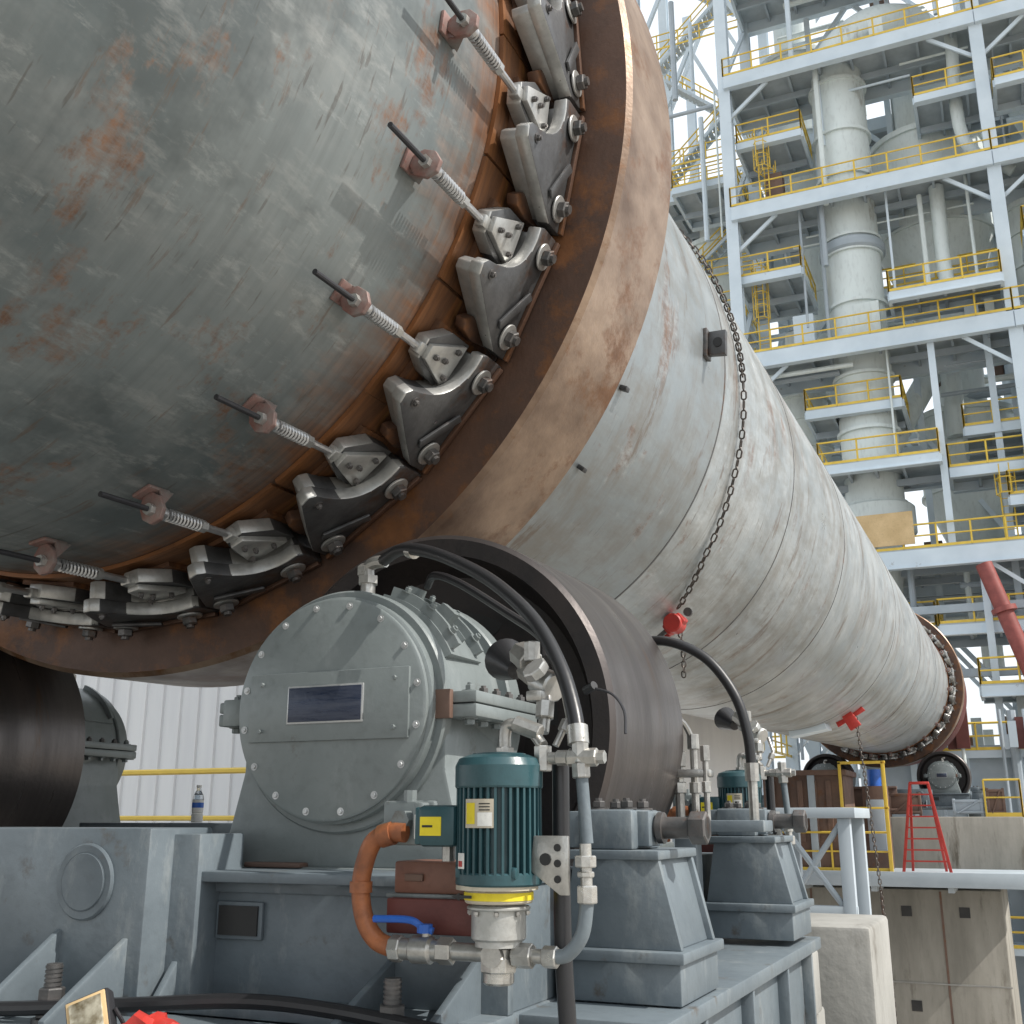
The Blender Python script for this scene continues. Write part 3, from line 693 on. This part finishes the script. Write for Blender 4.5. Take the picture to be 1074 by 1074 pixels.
# ------------------------------------------------------------------ second pier
e=E('concrete_pier'); b=MB()
b.box(-7.5,-.8,35.0,44,-10,-1.9,'conc2',bev=.04); b.box(-8.2,0,36.8,44,-1.9,.10,'conc2',bev=.04)
for x in (-6,-4.0,-2.4): 
    b.box(x-.03,x+.03,34.985,35.02,-10,-1.95,'brownsteel',bev=0)
for x,z in ((-3.35,-2.5),(-1.8,-2.5),(-3.3,-5),(-1.7,-6)): b.box(x-.14,x+.14,34.98,35.02,z-.14,z+.14,'blk',bev=0)
b.box(-7.52,-.78,34.97,35.0,-4.42,-4.38,'conc',bev=0)
b.finish('pier_body',e)
e=E('pier_walkway'); b=MB(); b.box(-6.7,.6,33.2,36.8,-1.62,-1.40,'tdark'); b.box(-6.7,.6,33.1,33.2,-1.75,-1.36,'tdark')
for x in (-6,-4,-2,0): b.box(x-.08,x+.08,33.4,35.0,-1.9,-1.62,'tdark')
b.finish('walkway_deck',e)
b=MB(); 
b.box(-3.52,-3.42,33.2,33.28,-1.4,1.6,'yellow'); b.box(-4.7,-3.4,33.2,33.28,1.54,1.62,'yellow'); b.box(-4.7,-4.62,33.2,33.28,-1.4,1.6,'yellow'); b.box(-4.7,-3.4,33.2,33.28,.3,.36,'yellow')
railing(b,(-6.6,33.3,-1.4),(-3.5,33.3,-1.4),r=.03)
railing(b,(-1.0,36.9,.10),(0,36.9,.10),r=.03); railing(b,(0,36.9,.10),(0,44,.10),r=.03)
b.finish('yellow_rails',e)
e=E('steel_housing_box'); b=MB(); b.box(-6.9,-4.6,33.4,35.5,-1.4,1.25,'brownsteel'); b.box(-7.0,-4.5,33.3,35.6,1.25,1.4,'brownsteel'); b.box(-5.6,-5.4,33.3,33.42,-1.4,1.25,'tdark')
for k in range(5): b.box(-6.7+k*.4,-6.55+k*.4,33.32,33.40,-.6,1.1,'brownsteel')
b.finish('box_body',e)
e=E('control_cabinet'); b=MB(); b.box(-4.4,-3.7,35.8,36.4,-1.4,1.0,'brownsteel'); b.box(-4.3,-3.8,35.74,35.8,-.9,.6,'tdark'); b.cyl((-4.05,36.1,1.0),(-4.05,36.1,1.5),.2,'blue',16); b.finish('cabinet_body',e)
def crate(loc,sx,sy,sz,mat='brownsteel'):
    e=E('equipment_crate',loc); b=MB(); b.box(-sx/2,sx/2,-sy/2,sy/2,.08,sz,mat,bev=.01)
    for x in (-sx/2-.03,sx/2-.05): b.box(x,x+.08,-sy/2-.03,-sy/2+.05,0,sz+.03,mat,bev=.005)
    for zz in (.1,sz-.08): b.box(-sx/2,sx/2,-sy/2-.04,-sy/2,zz,zz+.07,mat,bev=.005)
    b.cyl((-sx/2+.1,-sy/2-.045,.1),(sx/2-.1,-sy/2-.045,sz-.05),.025,mat,6); b.finish('crate_body',e)
crate((-3.3,37.2,.10),.9,.6,.7); crate((-1.5,37.3,.10),.8,.6,.5,'tdark'); crate((-.7,37.2,.10),.45,.5,.8); crate((-5.2,32.0,-10),1,1,1)
e=E('thrust_beam'); b=MB(); b.box(-6.6,-3.5,36.95,37.05,.35,.95,'brownsteel'); b.box(-6.6,-3.5,36.85,37.15,.95,1.02,'brownsteel'); b.box(-6.6,-3.5,36.85,37.15,.28,.35,'brownsteel')
for x in (-6.2,-4.9,-3.8): b.box(x-.04,x+.04,36.86,37.14,.10,.95,'brownsteel')
b.finish('beam_body',e)
e=E('step_ladder',(-2.6,33.9,-1.40)); b=MB()
for sx in (-1,1):
    b.box(-.04,.04,-.03,.03,0,2.45,'red',bev=.004,X=Matrix.Translation((sx*.62,-.0,0))@Matrix.Rotation(R_(-sx*9),4,'Y'))
    b.box(-.035,.035,-.03,.03,0,2.45,'red',bev=.004,X=Matrix.Translation((sx*.45,.9,0))@Matrix.Rotation(R_(-sx*5),4,'Y')@Matrix.Rotation(R_(20),4,'X'))
for k in range(1,8):
    w=.62-.05*k; b.box(-w,w,-.05,.05,k*.3-.02,k*.3+.02,'red',bev=0)
b.box(-.26,.26,-.08,.2,2.38,2.45,'red'); b.finish('ladder_frame',e)

# ------------------------------------------------------------------ preheater tower
tw=E('preheater_tower')
LV=[3.0,11.5,22.0,30.2,38.0,46.5,55]
CXs=[-17,-10.2,2.1,9.5,17]; CYs=[50.3,57,64,71]
b=MB()
for x in CXs:
    for j,y in enumerate(CYs):
        if x==-17 and j==0: continue
        b.box(x-.3,x+.3,y-.3,y-.24,-10,60,'tsteel',bev=0); b.box(x-.3,x+.3,y+.24,y+.3,-10,60,'tsteel',bev=0); b.box(x-.03,x+.03,y-.24,y+.24,-10,60,'tsteel',bev=0)
for x,y,z0,z1 in ((-1.5,50.35,11.5,22),(-5.75,50.35,-10,11.5),(-2.5,56,-10,60),(5.8,50.6,-10,30),(5.8,57,-10,50),(-6.5,57,-10,60),(-.4,50.35,-10,11.5),(.9,52,-10,22)):
    b.box(x-.15,x+.15,y-.15,y+.15,z0,z1,'tsteel',bev=0)
b.finish('columns',tw)
def floor(b,x0,x1,y0,y1,z,fd=.85,js=1.6):
    b.box(x0,x1,y0,y1,z-.08,z,'grating',bev=0)
    for (a,c,d,e_) in ((x0,x1,y0-.1,y0+.05),(x0,x1,y1-.05,y1+.1)): b.box(a,c,d,e_,z-fd,z-.085,'tsteel',bev=0); b.box(a,c,d-.12,e_+.12,z-fd-.04,z-fd,'tsteel',bev=0)
    for xx in (x0,x1): b.box(xx-.08,xx+.08,y0+.06,y1-.06,z-fd*.9,z-.085,'tsteel',bev=0)
    x=x0+js
    while x<x1-.4: b.box(x-.06,x+.06,y0+.06,y1-.06,z-.42,z-.085,'tdark',bev=0); x+=js
    y=y0+2.3
    while y<y1-1: b.box(x0+.1,x1-.1,y-.08,y+.08,z-.75,z-.43,'tdark',bev=0); y+=2.4
b=MB(); rb=MB()
for i,z in enumerate(LV):
    for a,c in zip(CXs,CXs[1:]):
        for r0,r1 in zip(CYs,CYs[1:]):
            if a==-17 and r0<56: continue
            if z<5 and r0<56 : continue
            if random.random()<.4 and r0>56: continue
            if z==11.5 and a==-10.2 and r0<56: 
                floor(b,-4.9,c,50,r1,z); railing(rb,(-4.9,50,z),(c,50,z),r=.045); railing(rb,(-4.9,50,z),(-4.9,57,z),r=.045); continue
            yy=random.choice([-1.6,0,0,1.4]) if r0>51 else 0
            depth=r1-.15 if (r0>51 or random.random()<.3) else r0+3.8
            floor(b,a+.02,c-.02,(50 if r0<51 else r0),depth,z+yy)
            if r0<51 : railing(rb,(a,50,z),(c,50,z),r=.045)
            elif random.random()<.6: railing(rb,(a,r0,z+yy),(c,r0,z+yy),r=.045)
    railing(rb,(-10.2,50,z),(-10.2,57,z),r=.045); railing(rb,(-17,57,z),(-10.2,57,z),r=.045)
for (x0,x1,y0,y1,z) in ((-6.8,-1.6,49.6,53.5,15.7),(-10.2,-7,50.4,55,26.4),(2.1,7,51,55,16.6),(-1,2.1,50.4,54,34.3),(3,9,50.2,53,26),(-4,2,54.5,57,26.3),(4,9,50.4,54,42),(-9.8,-6.5,50.6,54,34.2),(-3.0,1.8,49.3,51.5,23.6),(-7.4,-3,51,55,19),(2.5,6,49.4,52,7.0),(1,2.1,50.4,54,13.6),(2.6,8,49.8,52,33.8),(-.5,2,52,56,17.5),(3,8,49.7,52,19.2),(-14,-10.6,53,57,34),(-14,-10.6,53,57,26),(-14.5,-10.6,54,57,20),(-2.4,1.9,50.6,54,8.2),(-1.0,2.0,49.4,52,5.4),(-5.5,-2.6,52,56,8.4),(-1.3,1.9,50.6,53,15.2)):
    floor(b,x0,x1,y0,y1,z,.5,1.2); railing(rb,(x0,y0,z),(x1,y0,z),r=.045); railing(rb,(x0,y0,z),(x0,y1,z),r=.045); railing(rb,(x1,y0,z),(x1,y1,z),r=.045)
b.finish('floors',tw); 
def ladder(b,x,y,z0,z1):
    for s_ in (-.25,.25): b.cyl((x+s_,y,z0),(x+s_,y,z1),.035,'yellow',6)
    z=z0
    while z<z1: b.cyl((x-.25,y,z),(x+.25,y,z),.02,'yellow',4); z+=.35
    z=z0+2.2
    while z<z1:
        b.tube([(x-.25,y,z),(x-.4,y-.35,z),(x-.2,y-.75,z),(x+.2,y-.75,z),(x+.4,y-.35,z),(x+.25,y,z)],.03,'yellow',4,smooth=False); z+=.7
    for dx,dy in ((-.4,-.35),(-.2,-.75),(.2,-.75),(.4,-.35)): b.cyl((x+dx,y+dy,z0+2.2),(x+dx,y+dy,z1),.025,'yellow',4)
for x,y,z0,z1 in ((-9.2,51.5,22,27.3),(-8.4,51.5,30.2,33),(.9,51,11.5,15),(6.2,51,22,27.2),(-8.6,51,30.2,34.6)): ladder(rb,x,y,z0,z1)
def stair(b,x0,x1,y,z0,z1):
    for dy in (0,1.0):
        p0=Vector((x0,y+dy,z0));p1=Vector((x1,y+dy,z1)); b.tube([p0,p1],.12,'tsteel',4,smooth=False)
        rb.tube([p0+Vector((0,0,1.0)),p1+Vector((0,0,1.0))],.045,'yellow',6,smooth=False)
        rb.tube([p0+Vector((0,0,.5)),p1+Vector((0,0,.5))],.04,'yellow',6,smooth=False)
        for k in range(5): q=p0+(p1-p0)*(k/4); rb.cyl(q,q+Vector((0,0,1)),.04,'yellow',5)
    n=int((z1-z0)/.25)
    for k in range(n): q=Vector((x0,y,z0))+(Vector((x1,y,z1))-Vector((x0,y,z0)))*((k+.5)/n); b.box(q.x-.13,q.x+.13,y,y+1,q.z-.02,q.z+.02,'grating',bev=0)
b=MB()
for z0,z1 in zip(LV,LV[1:]):
    zm=(z0+z1)/2
    stair(b,3,8.2,52.6,z0,zm); stair(b,8.2,3,54.2,zm,z1); b.box(8.2,9.4,52.6,55.2,zm-.1,zm,'grating',bev=0)
    stair(b,-16,-11.5,58.5,z0,zm); stair(b,-11.5,-16,60,zm,z1)
b.finish('stairs',tw)
rb.finish('yellow_handrails',tw)
b=MB()
for z0,z1 in zip(LV,LV[1:]):
    for y in CYs[1:]:
        for a,c in zip(CXs,CXs[1:]):
            if random.random()<.75:
                m_=(a+c)/2
                b.tube([(a,y,z0),(m_,y,z1-.5)],.16,'tsteel',4,smooth=False); b.tube([(c,y,z0),(m_,y,z1-.5)],.16,'tsteel',4,smooth=False)
    for x in (-10.2,2.1,9.5):
        for y0,y1 in zip(CYs,CYs[1:]): b.tube([(x,y0,z0),(x,y1,z1-.5)],.15,'tsteel',4,smooth=False)
for z in (33.9,18.5,26.0): b.box(-10.2,2.1,57.1,57.4,z-.3,z,'tsteel',bev=0)
for z in (6.2,9.0,3.0): b.box(-5.7,9.5,50.5,50.8,z-.35,z,'tdark',bev=0)
for z in LV[1:]:
    for x,s_ in ((-10.2,1),(2.1,-1),(2.1,1),(9.5,-1)): b.tube([(x,50.3,z-2.6),(x+s_*2.2,50.3,z-.8)],.12,'tsteel',4,smooth=False)
b.finish('bracing',tw)
b=MB()
dx,dy=-4.75,52.6
b.cyl((dx,dy,9),(dx,dy,12.8),.7,'duct',32,r2=1.2); b.cyl((dx,dy,12.8),(dx,dy,14.2),1.75,'duct',40,bev=.1)
b.cyl((dx,dy,14.2),(dx,dy,37.3),1.34,'duct',48)
for z in (14.2,17.8,20.6,24.4,27.2,28.0,31.5,34.0,37.0): b.cyl((dx,dy,z),(dx,dy,z+.16),1.48,'duct',48)
b.cyl((dx,dy,27.3),(dx,dy,27.9),1.6,'tdark',48,bev=.1)
b.tube([(dx,dy,37),(dx+.2,dy,39),(dx+2,dy+1,41),(dx+4,dy+3,42)],1.28,'duct',32)
b.finish('riser_duct',tw)
b=MB()
def cyclone(x,y,zt,r,h):
    b.cyl((x,y,zt-h*.45),(x,y,zt),r,'duct',48); b.cyl((x,y,zt-h),(x,y,zt-h*.45),.5,'duct',48,r2=r); b.cyl((x,y,zt),(x,y,zt+.3),r+.15,'duct',48); b.cyl((x,y,zt+.3),(x,y,zt+4),r*.5,'duct',32)
    b.cyl((x,y,zt-h-4),(x,y,zt-h),.5,'duct',20)
    for z in (zt-h*.45,zt-h*.2): b.cyl((x,y,z),(x,y,z+.15),r+.12,'duct',48)
cyclone(-.9,56.5,34.5,2.9,12); cyclone(5.8,60,45,2.6,12); cyclone(-7.6,60,44,2.6,12); cyclone(-13.5,62,34,2.4,12); cyclone(-.5,59,20,2.4,9); cyclone(12,58,30,2.6,12); cyclone(5.5,58,20,2.0,8)
cyclone(3.9,55,29,1.5,7); cyclone(-8.2,55.5,21,1.3,6)
b.tube([(-1,58,24),(-3,56,20),(-4.75,53,16)],.6,'duct',20); b.tube([(-7.6,60,28),(-7,58,22),(-5.5,55,18)],.6,'duct',20)
b.tube([(-.5,52,30),(-.5,52,25),(.2,52,23.5),(1.4,52,22.5)],.35,'duct',16); b.tube([(1.0,51.5,38),(1.0,51.5,32),(3,52,30)],.3,'duct',16)
b.finish('cyclones',tw)
b=MB()
for k in range(210):
    x=random.uniform(-16,14);y=random.choice([50.8,51.5,52.5,55,56.5,58,62,65]);z=random.choice(LV)-random.uniform(.9,1.8)
    if random.random()<.5: b.cyl((x,y,z),(x+random.uniform(3,9),y,z),random.uniform(.05,.2),random.choice(['tsteel','duct','tdark']),8)
    else: b.cyl((x,y,z-random.uniform(2,8)),(x,y,z+1),random.uniform(.05,.2),random.choice(['tsteel','duct','tdark']),8)
for k in range(100):
    x=random.uniform(-9,14);y=random.choice([50.9,51.2,53,54,58,60]);z=random.choice(LV[:-1])
    w=random.uniform(.3,1.2); b.box(x,x+w,y,y+w,z,z+random.uniform(.6,2.2),random.choice(['tdark','duct','tsteel','brownsteel']),bev=0)
b.cyl((-.35,49.3,10.4),(1.5,49.3,3.8),.34,'redpipe',20); b.cyl((.2,49.3,8.5),(.25,49.3,8.3),.5,'redpipe',20); b.cyl((1.5,49.3,3.8),(1.5,49.3,-10),.34,'redpipe',20)
b.box(-5.9,-3.0,49.9,49.95,11.7,13.2,'ply',bev=0)
b.finish('pipes_and_equipment',tw)
e=E('process_building'); b=MB()
b.box(-6,14,49,50,-10,2.4,'tdark',bev=0); 
for x in range(-6,15,2): b.box(x,x+.25,48.8,49,-10,2.4,'tsteel',bev=0)
b.box(-6,14,48.6,50,2.4,2.7,'tsteel',bev=0)
for z in (-1.5,-4.5): b.box(-1,14,46.5,49,z-.25,z,'tsteel',bev=0); railing(b,(-1,46.5,z),(14,46.5,z),r=.045)
railing(b,(-6,48.6,2.7),(14,48.6,2.7),r=.045)
for k in range(40):
    x=random.uniform(-3,4);z=random.choice([-1.5,-4.5,2.7]);y=random.uniform(46.8,48.4); w=random.uniform(.2,.7)
    if random.random()<.5: b.box(x,x+w,y,y+w,z,z+random.uniform(.5,1.8),random.choice(['tsteel','brownsteel','duct','red_plate']),bev=0)
    else: b.cyl((x,y,z-3),(x,y,z+1.5),random.uniform(.05,.18),random.choice(['tsteel','duct','tdark']),8)
b.box(0.6,1.4,45.5,46.3,-10,-7.2,'green',bev=.05); b.box(1.7,3.0,45,46,-10,-6.9,'siding',bev=.05)
b.finish('building_frame',e)

g=E('ground'); b=MB(); b.add([(-600,-600,-10),(600,-600,-10),(600,900,-10),(-600,900,-10)],[(0,1,2,3)],'ground'); b.finish('ground_sheet',g,flat=True)

# ------------------------------------------------------------------ camera, light
cam=bpy.data.cameras.new('camera'); co=bpy.data.objects.new('camera',cam); scene.collection.objects.link(co)
cam.sensor_width=36; cam.lens=36*1150/1074; cam.clip_start=.05; cam.clip_end=3000
co.location=(0,0,0); co.rotation_euler=(R_(90+15.7),0,R_(24.2)); scene.camera=co
el=R_(46); az=R_(0)
S=Vector((math.cos(el)*math.cos(az),math.cos(el)*math.sin(az),math.sin(el)))
sl=bpy.data.lights.new('sun','SUN'); sl.energy=5; sl.angle=R_(.5); sl.color=(1,.955,.89)
so=bpy.data.objects.new('sun',sl); scene.collection.objects.link(so); so.rotation_euler=S.to_track_quat('Z','Y').to_euler()
w=bpy.data.worlds.new('World'); scene.world=w; w.use_nodes=True; nt=w.node_tree
sky=nt.nodes.new('ShaderNodeTexSky'); sky.sky_type='NISHITA'; sky.sun_disc=False; sky.sun_elevation=el; sky.sun_rotation=R_(90)-az
sky.dust_density=4; sky.air_density=1.2; sky.ozone_density=1.0
tc=nt.nodes.new('ShaderNodeTexCoord'); mp=nt.nodes.new('ShaderNodeMapping'); mp.inputs['Scale'].default_value=(1,1,2.5); nt.links.new(tc.outputs['Generated'],mp.inputs[0])
cn=nt.nodes.new('ShaderNodeTexNoise'); cn.inputs['Scale'].default_value=2.2; cn.inputs['Detail'].default_value=6; nt.links.new(mp.outputs[0],cn.inputs['Vector'])
fac=ramp(nt,cn.outputs[0],.3,.7,(.66,.66,.66,1),(.94,.94,.94,1))
col=mix(nt,fac,sky.outputs[0],(8.4,8.9,9.3))
bg=nt.nodes['Background']; nt.links.new(col,bg.inputs[0]); bg.inputs[1].default_value=.15
